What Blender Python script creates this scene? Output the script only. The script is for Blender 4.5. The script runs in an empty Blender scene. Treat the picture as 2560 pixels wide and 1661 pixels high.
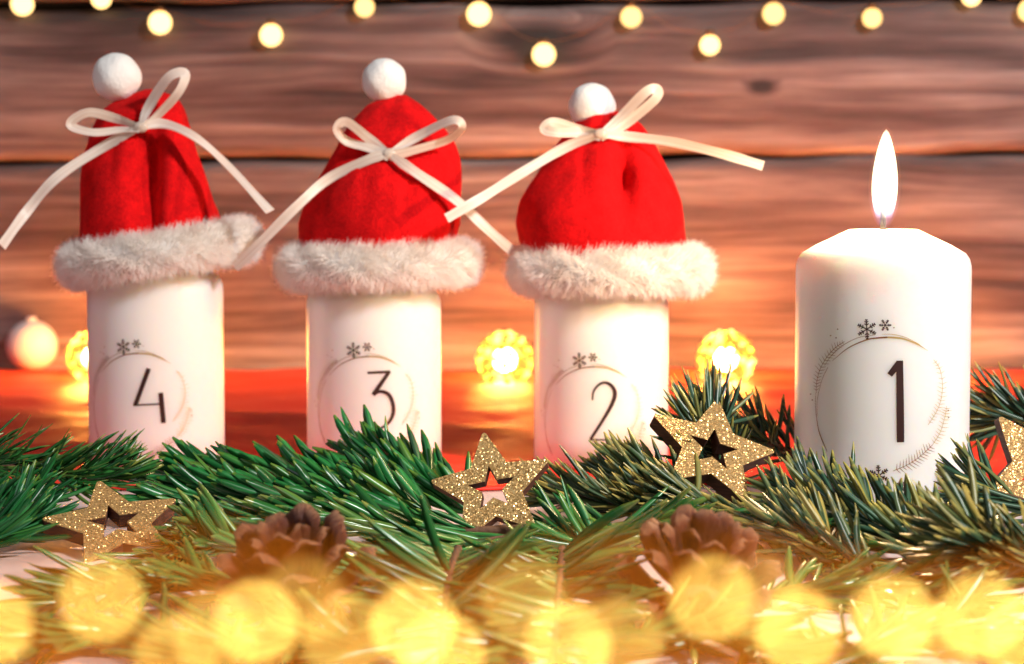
import bpy, math, random
import numpy as np
from mathutils import Vector, Matrix

random.seed(7)
rng = np.random.default_rng(7)
sc = bpy.context.scene
col = sc.collection

# ------------------------------------------------------------------ camera
F_PX = 2560 * 70 / 36.0            # focal length in pixels of the photograph
S = 0.687                          # distance to the burning candle
PITCH = math.atan(330 / F_PX)
CAM = Vector((0.0, -S, 0.109))
cd = bpy.data.cameras.new('camera')
cd.lens = 70; cd.sensor_width = 36; cd.clip_start = 0.004; cd.clip_end = 20
cd.dof.use_dof = True; cd.dof.focus_distance = 0.925 * S; cd.dof.aperture_fstop = 70 / 4.2
cam = bpy.data.objects.new('camera', cd); col.objects.link(cam)
cam.location = CAM; cam.rotation_euler = (math.pi / 2 - PITCH, 0, 0)
sc.camera = cam
FWD = Vector((0, math.cos(PITCH), -math.sin(PITCH))); UP = Vector((0, math.sin(PITCH), math.cos(PITCH)))

# ------------------------------------------------------------------ world, lamps, exposure
w = bpy.data.worlds.new('World'); sc.world = w; w.use_nodes = True
w.node_tree.nodes['Background'].inputs[0].default_value = (1.0, 0.88, 0.80, 1)
w.node_tree.nodes['Background'].inputs[1].default_value = 0.07

def area(name, loc, target, size, power, color):
    l = bpy.data.lights.new(name, 'AREA'); l.shape = 'DISK'; l.size = size; l.energy = power; l.color = color
    o = bpy.data.objects.new(name, l); col.objects.link(o); o.location = loc
    o.rotation_euler = (Vector(target) - Vector(loc)).to_track_quat('-Z', 'Y').to_euler()
    return o
area('key_lamp', (0.66, -0.52, 0.66), (0.02, 0.10, 0.05), 0.085, 12.8, (1.0, 0.97, 0.94))
area('soft_fill', (-0.75, -0.55, 0.75), (-0.1, 0.1, 0.05), 0.60, 1.9, (0.88, 0.93, 1.0))  # added soft fill from the left, no window there
sc.view_settings.view_transform = 'Standard'; sc.view_settings.look = 'None'
sc.view_settings.exposure = 0.08; sc.view_settings.gamma = 1.0
cy = sc.cycles
cy.use_denoising = True; cy.sample_clamp_indirect = 6.0
cy.max_bounces = 6; cy.transparent_max_bounces = 12; cy.caustics_reflective = False; cy.caustics_refractive = False

# ------------------------------------------------------------------ helpers
def ray(px, py):
    return FWD + Vector((1, 0, 0)) * ((px - 1280) / F_PX) + UP * ((830.5 - py) / F_PX)
def at_y(px, py, Y):               # where the sight line of a photograph point meets depth Y (metres)
    d = ray(px, py); return CAM + d * ((Y - CAM.y) / d.y)
def at_z(px, py, z):               # ... or height z above the table
    d = ray(px, py); return CAM + d * ((z - CAM.z) / d.z)
K = 2560 / 2380.0
def y2(p, Y): return at_y(p[0] * K, p[1] * K, Y)      # coordinates noted on the 2380-wide view

def new_mesh(name, verts, faces, smooth=True):
    m = bpy.data.meshes.new(name); m.from_pydata([tuple(v) for v in verts], [], faces); m.update()
    if smooth: m.polygons.foreach_set('use_smooth', [True] * len(m.polygons))
    return m
def link(name, data, mat=None, parent=None):
    o = bpy.data.objects.new(name, data); col.objects.link(o)
    if mat is not None and data is not None and not data.materials: data.materials.append(mat)
    if parent is not None: o.parent = parent
    return o
def thing(name, label, cat, loc, group=None):
    o = bpy.data.objects.new(name, None); col.objects.link(o); o.location = loc
    o.empty_display_size = 0.01
    o['label'] = label; o['category'] = cat
    if group: o['group'] = group
    return o
def root_of(o):
    while o.parent: o = o.parent
    return o
def part(name, verts, faces, mat, parent, smooth=True):     # verts in world space
    L = root_of(parent).location
    return link(name, new_mesh(name, [Vector(v) - L for v in verts], faces, smooth), mat, parent)

class MB:
    def __init__(s): s.v = []; s.f = []
    def add(s, v, f):
        n = len(s.v); s.v += [Vector(q) for q in v]; s.f += [tuple(i + n for i in q) for q in f]
    def tube(s, pts, rad, seg=8, cap=True):
        pts = [Vector(p) for p in pts]; n = len(pts); v = []; f = []
        prev = None
        for i, p in enumerate(pts):
            t = (pts[min(i + 1, n - 1)] - pts[max(i - 1, 0)]).normalized()
            a = Vector((0, 0, 1)) if prev is None else prev
            if abs(a.dot(t)) > 0.95 and prev is None: a = Vector((1, 0, 0))
            a = (a - t * a.dot(t)).normalized(); prev = a; b = t.cross(a)
            r = rad[i] if hasattr(rad, '__len__') else rad
            for k in range(seg):
                q = 2 * math.pi * k / seg
                v.append(p + (a * math.cos(q) + b * math.sin(q)) * r)
        for i in range(n - 1):
            for k in range(seg):
                f.append((i * seg + k, i * seg + (k + 1) % seg, (i + 1) * seg + (k + 1) % seg, (i + 1) * seg + k))
        if cap: f.append(tuple(range(seg))[::-1]); f.append(tuple(range((n - 1) * seg, n * seg)))
        s.add(v, f)
    def sphere(s, c, r, nu=16, nv=10, sq=(1, 1, 1)):
        c = Vector(c); v = [c + Vector((0, 0, r * sq[2]))]; f = []
        for j in range(1, nv):
            th = math.pi * j / nv
            for i in range(nu):
                ph = 2 * math.pi * i / nu
                v.append(c + Vector((r * sq[0] * math.sin(th) * math.cos(ph), r * sq[1] * math.sin(th) * math.sin(ph), r * sq[2] * math.cos(th))))
        v.append(c - Vector((0, 0, r * sq[2]))); last = len(v) - 1
        for i in range(nu):
            f.append((0, 1 + i, 1 + (i + 1) % nu))
            b = 1 + (nv - 2) * nu
            f.append((last, b + (i + 1) % nu, b + i))
        for j in range(nv - 2):
            for i in range(nu):
                a = 1 + j * nu
                f.append((a + i, a + nu + i, a + nu + (i + 1) % nu, a + (i + 1) % nu))
        s.add(v, f)
    def part(s, name, mat, parent, smooth=True): return part(name, s.v, s.f, mat, parent, smooth)

def catmull(P, n):
    P = [Vector(p) for p in P]; Q = [2 * P[0] - P[1]] + P + [2 * P[-1] - P[-2]]; out = []
    m = len(P) - 1
    for k in range(n + 1):
        x = k / n * m; i = min(int(x), m - 1); t = x - i
        a, b, c, d = Q[i], Q[i + 1], Q[i + 2], Q[i + 3]
        out.append(0.5 * ((2 * b) + (c - a) * t + (2 * a - 5 * b + 4 * c - d) * t * t + (-a + 3 * b - 3 * c + d) * t ** 3))
    return out
def lerp_table(tab, x, k):
    xs = [r[0] for r in tab]; ys = [r[k] for r in tab]
    return float(np.interp(x, xs, ys))

# ------------------------------------------------------------------ materials
def mat(name, base=(0.8, 0.8, 0.8), rough=0.5, **kw):
    m = bpy.data.materials.new(name); m.use_nodes = True
    b = m.node_tree.nodes['Principled BSDF']
    b.inputs['Base Color'].default_value = (*base, 1); b.inputs['Roughness'].default_value = rough
    for k, v in kw.items():
        n = k.replace('_', ' ')
        b.inputs[n].default_value = v
    return m
def N(m, t, **kw):
    n = m.node_tree.nodes.new(t)
    for k, v in kw.items(): setattr(n, k, v)
    return n
def L(m, a, b): m.node_tree.links.new(a, b)
def ramp(m, fac, stops):
    n = N(m, 'ShaderNodeValToRGB'); e = n.color_ramp.elements
    while len(e) < len(stops): e.new(0.5)
    for i, (p, c) in enumerate(stops): e[i].position = p; e[i].color = (*c, 1)
    L(m, fac, n.inputs[0]); return n.outputs[0]
def bsdf(m): return m.node_tree.nodes['Principled BSDF']
def noise(m, scale, detail=4, rough=0.5, vec=None, dist=0.0):
    n = N(m, 'ShaderNodeTexNoise'); n.inputs['Scale'].default_value = scale; n.inputs['Detail'].default_value = detail
    n.inputs['Roughness'].default_value = rough; n.inputs['Distortion'].default_value = dist
    if vec is not None: L(m, vec, n.inputs['Vector'])
    return n
def obj_coord(m): return N(m, 'ShaderNodeTexCoord').outputs['Object']
def bump(m, h, strength=0.3, dist=0.001):
    b = N(m, 'ShaderNodeBump'); b.inputs['Strength'].default_value = strength; b.inputs['Distance'].default_value = dist
    L(m, h, b.inputs['Height']); L(m, b.outputs[0], bsdf(m).inputs['Normal']); return b
def math_n(m, op, a, b=None, c=None):
    n = N(m, 'ShaderNodeMath', operation=op)
    for i, x in enumerate((a, b, c)):
        if x is None: continue
        if isinstance(x, (int, float)): n.inputs[i].default_value = x
        else: L(m, x, n.inputs[i])
    return n.outputs[0]

# wax
M_wax = mat('wax', (0.90, 0.86, 0.81), 0.36, Subsurface_Weight=1.0, Subsurface_Scale=0.010, Coat_Weight=0.15, Coat_Roughness=0.25)
bsdf(M_wax).inputs['Subsurface Radius'].default_value = (1.0, 0.72, 0.48)
n_ = noise(M_wax, 60, 3, 0.5, obj_coord(M_wax)); bump(M_wax, n_.outputs[0], 0.08, 0.002)
M_brown = mat('dark_print', (0.035, 0.008, 0.006), 0.45)
M_bronze = mat('bronze_print', (0.30, 0.12, 0.04), 0.35, Metallic=0.5)
M_gold = mat('gold_print', (0.62, 0.42, 0.15), 0.35, Metallic=0.5)
M_wick = mat('charred_wick', (0.03, 0.025, 0.025), 0.9)

# red felt
M_felt = mat('red_felt', (0.70, 0.004, 0.006), 0.95, Sheen_Weight=0.25, Sheen_Roughness=0.4)
bsdf(M_felt).inputs['Sheen Tint'].default_value = (1, 0.08, 0.06, 1); bsdf(M_felt).inputs['Specular IOR Level'].default_value = 0.1
oc = obj_coord(M_felt)
n1 = noise(M_felt, 900, 5, 0.7, oc); n2 = noise(M_felt, 180, 4, 0.6, oc)
mx = math_n(M_felt, 'ADD', math_n(M_felt, 'MULTIPLY', n1.outputs[0], 0.6), math_n(M_felt, 'MULTIPLY', n2.outputs[0], 0.5))
L(M_felt, ramp(M_felt, mx, [(0.35, (0.36, 0.002, 0.004)), (0.7, (0.80, 0.006, 0.008))]), bsdf(M_felt).inputs['Base Color'])
bump(M_felt, mx, 0.8, 0.0012)
M_fur = mat('white_fur', (0.97, 0.95, 0.92), 0.7, Sheen_Weight=0.4)
tr = N(M_fur, 'ShaderNodeBsdfTranslucent'); tr.inputs[0].default_value = (0.95, 0.88, 0.8, 1)
ms = N(M_fur, 'ShaderNodeMixShader'); ms.inputs[0].default_value = 0.45
L(M_fur, bsdf(M_fur).outputs[0], ms.inputs[1]); L(M_fur, tr.outputs[0], ms.inputs[2])
L(M_fur, ms.outputs[0], M_fur.node_tree.nodes['Material Output'].inputs[0])
M_pom = mat('white_wool', (0.88, 0.85, 0.82), 0.9, Sheen_Weight=0.4)
n_ = noise(M_pom, 500, 5, 0.7, obj_coord(M_pom)); bump(M_pom, n_.outputs[0], 0.7, 0.0012)
# satin ribbon
M_rib = mat('satin_ribbon', (0.90, 0.83, 0.76), 0.27, Sheen_Weight=0.2)
tr = N(M_rib, 'ShaderNodeBsdfTranslucent'); tr.inputs[0].default_value = (0.95, 0.8, 0.62, 1)
ms = N(M_rib, 'ShaderNodeMixShader'); ms.inputs[0].default_value = 0.35
L(M_rib, bsdf(M_rib).outputs[0], ms.inputs[1]); L(M_rib, tr.outputs[0], ms.inputs[2])
L(M_rib, ms.outputs[0], M_rib.node_tree.nodes['Material Output'].inputs[0])
at_ = N(M_rib, 'ShaderNodeAttribute'); at_.attribute_name = 'across'
cbx = N(M_rib, 'ShaderNodeCombineXYZ'); L(M_rib, math_n(M_rib, 'MULTIPLY', at_.outputs['Fac'], 5.0), cbx.inputs[0])
vadd = N(M_rib, 'ShaderNodeVectorMath', operation='MULTIPLY_ADD'); L(M_rib, obj_coord(M_rib), vadd.inputs[0]); vadd.inputs[1].default_value = (25, 25, 25); L(M_rib, cbx.outputs[0], vadd.inputs[2])
n_ = noise(M_rib, 1.0, 3, 0.6, vadd.outputs[0])
L(M_rib, ramp(M_rib, n_.outputs[0], [(0.35, (0.74, 0.62, 0.54)), (0.5, (0.90, 0.84, 0.78)), (0.65, (0.98, 0.96, 0.94))]), bsdf(M_rib).inputs['Base Color'])
bump(M_rib, n_.outputs[0], 0.5, 0.0008)

# glitter and wood of the stars
def glitter():
    m = mat('gold_glitter', (0.75, 0.48, 0.17), 0.3, Metallic=0.6)
    oc = obj_coord(m)
    v = N(m, 'ShaderNodeTexVoronoi'); v.inputs['Scale'].default_value = 3000; L(m, oc, v.inputs['Vector'])
    L(m, ramp(m, math_n(m, 'FRACT', math_n(m, 'MULTIPLY', v.outputs['Color'], 1.0)), [(0.0, (0.50, 0.24, 0.07)), (0.5, (0.80, 0.47, 0.17)), (1.0, (0.98, 0.74, 0.36))]), bsdf(m).inputs['Base Color'])
    # every flake lies at its own angle
    g = N(m, 'ShaderNodeNewGeometry')
    sub = N(m, 'ShaderNodeVectorMath', operation='SUBTRACT'); L(m, v.outputs['Color'], sub.inputs[0]); sub.inputs[1].default_value = (0.5, 0.5, 0.5)
    scl = N(m, 'ShaderNodeVectorMath', operation='SCALE'); L(m, sub.outputs[0], scl.inputs[0]); scl.inputs['Scale'].default_value = 1.1
    add = N(m, 'ShaderNodeVectorMath', operation='ADD'); L(m, scl.outputs[0], add.inputs[0]); L(m, g.outputs['Normal'], add.inputs[1])
    nrm = N(m, 'ShaderNodeVectorMath', operation='NORMALIZE'); L(m, add.outputs[0], nrm.inputs[0])
    L(m, nrm.outputs[0], bsdf(m).inputs['Normal'])
    return m
M_glit = glitter()
M_cut = mat('laser_cut_plywood', (0.10, 0.035, 0.02), 0.7)
oc = obj_coord(M_cut)
mp = N(M_cut, 'ShaderNodeMapping'); mp.inputs['Scale'].default_value = (150, 150, 1200); L(M_cut, oc, mp.inputs[0])
n_ = noise(M_cut, 1.0, 3, 0.6, mp.outputs[0])
L(M_cut, ramp(M_cut, n_.outputs[0], [(0.3, (0.045, 0.013, 0.008)), (0.62, (0.15, 0.05, 0.028)), (0.8, (0.22, 0.09, 0.05))]), bsdf(M_cut).inputs['Base Color'])

# needles
def needle_mat(name, dark, mid, tip, tipstart, rough=0.3):
    m = mat(name, mid, rough)
    b = bsdf(m); b.inputs['Specular IOR Level'].default_value = 0.55
    oc = obj_coord(m); sep = N(m, 'ShaderNodeSeparateXYZ'); L(m, oc, sep.inputs[0])
    oi = N(m, 'ShaderNodeObjectInfo')
    c0 = ramp(m, oi.outputs['Random'], [(0.0, dark), (0.6, mid), (0.88, tuple(0.6 * a + 0.4 * b_ for a, b_ in zip(mid, tip))), (1.0, tip)])
    nz = noise(m, 3.0, 3, 0.6, None); 
    cb = N(m, 'ShaderNodeCombineXYZ'); L(m, math_n(m, 'MULTIPLY', oi.outputs['Random'], 57.0), cb.inputs[0]); L(m, math_n(m, 'MULTIPLY', sep.outputs[1], 2.0), cb.inputs[1])
    L(m, cb.outputs[0], nz.inputs['Vector'])
    tfac = math_n(m, 'ADD', sep.outputs[1], math_n(m, 'MULTIPLY_ADD', nz.outputs[0], 0.7, -0.35))
    tf = ramp(m, tfac, [(tipstart, (0, 0, 0)), (min(1.0, tipstart + 0.35), (1, 1, 1))])
    mix = N(m, 'ShaderNodeMix', data_type='RGBA'); L(m, tf, mix.inputs['Factor']); L(m, c0, mix.inputs['A']); mix.inputs['B'].default_value = (*tip, 1)
    # pale line along the middle of the needle
    ax = math_n(m, 'ABSOLUTE', sep.outputs[0])
    lf = ramp(m, ax, [(0.05, (0.35, 0.35, 0.35)), (0.16, (0, 0, 0))])
    mix2 = N(m, 'ShaderNodeMix', data_type='RGBA'); L(m, lf, mix2.inputs['Factor']); L(m, mix.outputs['Result'], mix2.inputs['A'])
    mix2.inputs['B'].default_value = (*[min(1, 1.9 * a + 0.03) for a in mid], 1)
    L(m, mix2.outputs['Result'], b.inputs['Base Color'])
    return m
M_fir = needle_mat('fir_green', (0.004, 0.055, 0.014), (0.012, 0.17, 0.035), (0.10, 0.20, 0.02), 0.92, 0.32)
M_blue = needle_mat('blue_fir', (0.010, 0.040, 0.022), (0.035, 0.10, 0.05), (0.40, 0.33, 0.06), 0.80, 0.34)
M_olive = needle_mat('olive_fir', (0.014, 0.042, 0.018), (0.05, 0.10, 0.035), (0.42, 0.32, 0.07), 0.78, 0.36)
M_front = needle_mat('glossy_fir', (0.008, 0.07, 0.015), (0.03, 0.18, 0.035), (0.22, 0.26, 0.05), 0.85, 0.25)
M_twig = mat('twig_bark', (0.13, 0.06, 0.03), 0.8)
n_ = noise(M_twig, 600, 4, 0.6, obj_coord(M_twig)); bump(M_twig, n_.outputs[0], 0.6, 0.001)
# cone scales
M_cone = mat('cone_scale', (0.16, 0.06, 0.03), 0.62)
oc = obj_coord(M_cone); sep = N(M_cone, 'ShaderNodeSeparateXYZ'); L(M_cone, oc, sep.inputs[0])
mp = N(M_cone, 'ShaderNodeMapping'); mp.inputs['Scale'].default_value = (22, 2.0, 6); L(M_cone, oc, mp.inputs[0])
n_ = noise(M_cone, 1.0, 5, 0.65, mp.outputs[0])
f_ = math_n(M_cone, 'ADD', sep.outputs[1], math_n(M_cone, 'MULTIPLY_ADD', n_.outputs[0], 0.5, -0.25))
L(M_cone, ramp(M_cone, f_, [(0.2, (0.016, 0.004, 0.003)), (0.62, (0.055, 0.011, 0.006)), (0.85, (0.15, 0.035, 0.016)), (1.0, (0.34, 0.15, 0.07))]), bsdf(M_cone).inputs['Base Color'])
bump(M_cone, n_.outputs[0], 0.5, 0.05)

# wall planks
def wood():
    m = mat('weathered_plank', (0.3, 0.18, 0.14), 0.55)
    oc = obj_coord(m); sep = N(m, 'ShaderNodeSeparateXYZ'); L(m, oc, sep.inputs[0]); x, z = sep.outputs[0], sep.outputs[2]
    oi = N(m, 'ShaderNodeObjectInfo')
    cb0 = N(m, 'ShaderNodeCombineXYZ'); L(m, math_n(m, 'MULTIPLY', x, 3.2), cb0.inputs[0]); L(m, math_n(m, 'MULTIPLY', z, 14.0), cb0.inputs[2]); L(m, math_n(m, 'MULTIPLY', oi.outputs['Random'], 9.0), cb0.inputs[1])
    warp = noise(m, 1.0, 3, 0.5, cb0.outputs[0])
    zz = math_n(m, 'MULTIPLY_ADD', warp.outputs[0], 0.030, z)
    # grain bends round two knots
    for kx, kz, wx, wz in KNOTS:
        dx = math_n(m, 'DIVIDE', math_n(m, 'SUBTRACT', x, kx), wx); dz = math_n(m, 'DIVIDE', math_n(m, 'SUBTRACT', z, kz), wz)
        d = math_n(m, 'SQRT', math_n(m, 'ADD', math_n(m, 'MULTIPLY', dx, dx), math_n(m, 'MULTIPLY', dz, dz)))
        k = math_n(m, 'MAXIMUM', math_n(m, 'SUBTRACT', 1.0, d), 0.0)
        zz = math_n(m, 'MULTIPLY_ADD', math_n(m, 'MULTIPLY', k, d), wz * 1.4, zz)
        KN.append(math_n(m, 'POWER', k, 2.0))
    cb = N(m, 'ShaderNodeCombineXYZ'); L(m, math_n(m, 'MULTIPLY', x, 3.4), cb.inputs[0]); L(m, math_n(m, 'MULTIPLY', zz, 95.0), cb.inputs[2]); L(m, math_n(m, 'MULTIPLY', oi.outputs['Random'], 31.0), cb.inputs[1])
    g1 = noise(m, 1.0, 8, 0.7, cb.outputs[0])
    cb2 = N(m, 'ShaderNodeCombineXYZ'); L(m, math_n(m, 'MULTIPLY', x, 5.0), cb2.inputs[0]); L(m, math_n(m, 'MULTIPLY', zz, 26.0), cb2.inputs[2]); L(m, math_n(m, 'MULTIPLY', oi.outputs['Random'], 13.0), cb2.inputs[1])
    g2 = noise(m, 1.0, 3, 0.5, cb2.outputs[0])
    f = math_n(m, 'ADD', math_n(m, 'MULTIPLY', g1.outputs[0], 0.62), math_n(m, 'MULTIPLY', g2.outputs[0], 0.44))
    for k in KN: f = math_n(m, 'MULTIPLY_ADD', k, -0.45, f)
    c = ramp(m, f, [(0.36, (0.014, 0.008, 0.008)), (0.44, (0.055, 0.032, 0.030)), (0.51, (0.115, 0.074, 0.070)), (0.58, (0.20, 0.14, 0.13)), (0.70, (0.40, 0.32, 0.30))])
    L(m, c, bsdf(m).inputs['Base Color'])
    bump(m, g1.outputs[0], 0.5, 0.004)
    return m
WALL_Y = 0.575
kA = at_y(1345, 108, WALL_Y); kB = at_y(1905, 218, WALL_Y); KN = []
KNOTS = [(kA.x, kA.z, 0.050, 0.024), (kB.x, kB.z, 0.016, 0.008)]
M_wood = wood()
M_gap = mat('dark_board_behind', (0.012, 0.006, 0.005), 0.9)
# table: pale painted board with glitter dust; red cloth
M_table = mat('pale_glitter_paper', (0.72, 0.58, 0.56), 0.42)
oc = obj_coord(M_table)
v = N(M_table, 'ShaderNodeTexVoronoi'); v.inputs['Scale'].default_value = 1400; L(M_table, oc, v.inputs['Vector'])
n_ = noise(M_table, 40, 4, 0.6, oc)
L(M_table, ramp(M_table, n_.outputs[0], [(0.3, (0.62, 0.46, 0.44)), (0.7, (0.80, 0.68, 0.66))]), bsdf(M_table).inputs['Base Color'])
sp = ramp(M_table, v.outputs['Color'], [(0.86, (0, 0, 0)), (0.9, (1, 1, 1))]); L(M_table, sp, bsdf(M_table).inputs['Metallic'])
bump(M_table, v.outputs['Color'], 0.25, 0.001)
M_cloth = mat('red_satin', (0.92, 0.022, 0.006), 0.5, Sheen_Weight=0.2)
bsdf(M_cloth).inputs['Sheen Tint'].default_value = (1, 0.2, 0.1, 1)
n_ = noise(M_cloth, 30, 3, 0.5, obj_coord(M_cloth), 0.5); bump(M_cloth, n_.outputs[0], 0.6, 0.003)
def emit(name, color, strength):
    m = bpy.data.materials.new(name); m.use_nodes = True; nt = m.node_tree
    nt.nodes.remove(nt.nodes['Principled BSDF']); e = nt.nodes.new('ShaderNodeEmission')
    e.inputs[0].default_value = (*color, 1); e.inputs[1].default_value = strength
    nt.links.new(e.outputs[0], nt.nodes['Material Output'].inputs[0]); return m
M_bulb = emit('warm_white_bulb', (1.0, 0.62, 0.22), 3.6)
M_bulb_dim = emit('warm_white_bulb_dim', (1.0, 0.60, 0.20), 2.4)
M_wire = mat('copper_wire', (0.35, 0.16, 0.07), 0.4, Metallic=1.0)
M_brass = mat('gold_lattice', (0.85, 0.50, 0.12), 0.25, Metallic=1.0)
M_core = emit('ball_lamp_core', (1.0, 0.72, 0.32), 40.0)
M_bead = emit('ball_lamp_bead', (1.0, 0.42, 0.05), 1.6)
M_bead2 = emit('ball_lamp_bead_bright', (1.0, 0.60, 0.15), 4.0)
M_white = mat('pale_ball', (0.70, 0.64, 0.66), 0.6)

# ------------------------------------------------------------------ setting: table, cloth, wall
tb = link('table', new_mesh('table', [(-0.9, -0.75, 0), (0.9, -0.75, 0), (0.9, 0.70, 0), (-0.9, 0.70, 0)], [(0, 1, 2, 3)]), M_table)
tb['kind'] = 'structure'; tb['label'] = 'pale pinkish table top dusted with glitter under the fir branches'
nx, ny = 220, 90; vs = []; fs = []
for j in range(ny):
    for i in range(nx):
        x = -0.60 + 1.2 * i / (nx - 1); y = 0.055 + (0.568 - 0.055) * j / (ny - 1)
        y0 = y + 0.012 * math.sin(x * 21) * (1 - j / (ny - 1)) ** 3
        f_ = j / (ny - 1)
        z = 0.0016 + 0.0007 * (1 + math.sin(x * 33 + y * 40 + 2 * math.sin(y * 25 + x * 9))) * min(1, 6 * f_) + 0.0004 * (1 + math.sin(x * 71 - y * 95 + 1.3 * math.sin(x * 30))) * min(1, 6 * f_)
        for cx_, cy_ in ((-0.180, 0.124), (-0.064, 0.124), (0.045, 0.124)):
            d = math.hypot(x - cx_, y - cy_)
            z = 0.0016 + (z - 0.0016) * min(1, max(0, (d - 0.028) / 0.02))
        vs.append((x, y0, z))
for j in range(ny - 1):
    for i in range(nx - 1):
        a = j * nx + i; fs.append((a, a + 1, a + nx + 1, a + nx))
cl = link('red_cloth', new_mesh('red_cloth', vs, fs), M_cloth)
sm = cl.modifiers.new('thickness', 'SOLIDIFY'); sm.thickness = 0.001
cl['label'] = 'glossy red satin cloth spread behind the pine branches up to the wall'; cl['category'] = 'cloth'

wall = thing('wooden_wall', 'weathered reddish brown plank wall behind the candles', 'wall', (0, WALL_Y, 0))
def plank(z0, z1, tilt):
    n = 90; v = []; f = []; b = 0.0035
    prof = [(0.022, 0), (b, 0), (0, 1), (0, 1), (b, 0), (0.022, 0)]
    rows = []
    for i in range(n + 1):
        x = -0.62 + 1.24 * i / n
        e0 = z0 + tilt * x + 0.0012 * math.sin(x * 23 + z0 * 90) + 0.0007 * math.sin(x * 71 + z1 * 50)
        e1 = z1 + tilt * x + 0.0012 * math.sin(x * 19 + z1 * 70) + 0.0008 * math.sin(x * 63 + z0 * 30)
        rows.append([(x, 0.022, e0), (x, b, e0), (x, 0.0008, e0 + b * 0.8), (x, 0, e0 + 2.2 * b), (x, 0, e1 - 2.2 * b), (x, 0.0008, e1 - b * 0.8), (x, b, e1), (x, 0.022, e1)])
    m = len(rows[0])
    for r in rows: v += [Vector(q) + Vector((0, WALL_Y, 0)) for q in r]
    for i in range(n):
        for k in range(m - 1):
            a = i * m + k; f.append((a, a + m, a + m + 1, a + 1))
    part('plank', v, f, M_wood, wall)
zg = at_y(1280, 395, WALL_Y).z; zt = at_y(1280, 4, WALL_Y).z
TILT = -0.0 + (at_y(2560, 386, WALL_Y).z - at_y(0, 405, WALL_Y).z) / (at_y(2560, 386, WALL_Y).x - at_y(0, 405, WALL_Y).x)
plank(-0.005, zg - 0.0013, TILT); plank(zg + 0.0013, zt - 0.002, TILT); plank(zt + 0.002, zt + 0.14, TILT)
part('backing_board', [(-0.7, WALL_Y + 0.024, -0.01), (0.7, WALL_Y + 0.024, -0.01), (0.7, WALL_Y + 0.024, 0.5), (-0.7, WALL_Y + 0.024, 0.5)], [(0, 1, 2, 3)], M_gap, wall, False)

# ------------------------------------------------------------------ candles
def lathe(prof, c, seg=64):
    v = []; f = []
    for (r, z) in prof:
        for k in range(seg):
            a = 2 * math.pi * k / seg; v.append(Vector((c.x + r * math.cos(a), c.y + r * math.sin(a), c.z + z)))
    for i in range(len(prof) - 1):
        for k in range(seg): f.append((i * seg + k, i * seg + (k + 1) % seg, (i + 1) * seg + (k + 1) % seg, (i + 1) * seg + k))
    f.append(tuple(range(seg))[::-1]); f.append(tuple(range((len(prof) - 1) * seg, len(prof) * seg)))
    return v, f
def candle_profile(R, zs, zt, rt):
    p = [(R - 0.0015, 0), (R, 0.0015)] + [(R, 0.0015 + (zs - 0.006 - 0.0015) * i / 6) for i in range(1, 7)]
    dr, dz = R - rt, zt - zs
    P = [(R, zs - 0.006), (R - 0.0001, zs - 0.0035), (R - 0.0007, zs - 0.0012), (R - 0.0021, zs + 0.0008), (R - 0.007, zs + 0.0036)]
    p += P[1:]
    for t in (0.35, 0.6, 0.85, 0.97): p.append((R - 0.007 - (R - 0.007 - rt) * t, zs + 0.0036 + (zt - zs - 0.0036) * t))
    p += [(rt - 0.0008, zt - 0.0001), (rt * 0.6, zt - 0.0003), (0.003, zt - 0.0012)]
    return p

class Candle:
    def __init__(s, cx, Y, Rpx, R, label, z_sh, z_top, rt, logo_y, rot, scale):
        s.Y = Y; s.R = R
        p = at_y(cx, 1100, Y); s.c = Vector((p.x, Y, 0.0016 if Y > 0.05 else 0.0005)); s.cx = cx; s.Rpx = Rpx
        s.root = thing('pillar_candle', label, 'candle', s.c, 'numbered advent candles')
        v, f = lathe(candle_profile(R, z_sh, z_top, rt), s.c); part('wax_body', v, f, M_wax, s.root)
        s.z_top = s.c.z + z_top; s.th0, s.logo_z = s.hit(cx, logo_y); s.rot = s.hit(cx + Rpx * math.sin(rot), logo_y)[0]; s.scale = scale
    def hit(s, px, py):                     # (theta, z) where a sight line meets the wax
        d = ray(px, py); ox, oy = CAM.x - s.c.x, CAM.y - s.c.y
        a = d.x * d.x + d.y * d.y; b = ox * d.x + oy * d.y; c = ox * ox + oy * oy - s.R * s.R
        t = (-b - math.sqrt(max(0.0, b * b - a * c))) / a
        return math.atan2(ox + t * d.x, -(oy + t * d.y)), CAM.z + t * d.z
    def surf(s, th, z, off=0.00018):
        r = s.R + off; return Vector((s.c.x + r * math.sin(th), s.c.y - r * math.cos(th), z))
    def strips(s, mb, pts, widths):        # pts: list of (theta, z) with widths in metres
        n = len(pts); q = [(t * s.R, z) for t, z in pts]; v = []; f = []
        for i in range(n):
            ax, az = q[max(i - 1, 0)]; bx, bz = q[min(i + 1, n - 1)]
            d = math.hypot(bx - ax, bz - az) or 1e-9; nx_, nz_ = -(bz - az) / d, (bx - ax) / d
            wd = widths[i] / 2 if hasattr(widths, '__len__') else widths / 2
            for sg in (-1, 1): v.append(s.surf((q[i][0] + sg * nx_ * wd) / s.R, q[i][1] + sg * nz_ * wd))
        for i in range(n - 1): f.append((2 * i, 2 * i + 1, 2 * i + 3, 2 * i + 2))
        mb.add(v, f)

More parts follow.
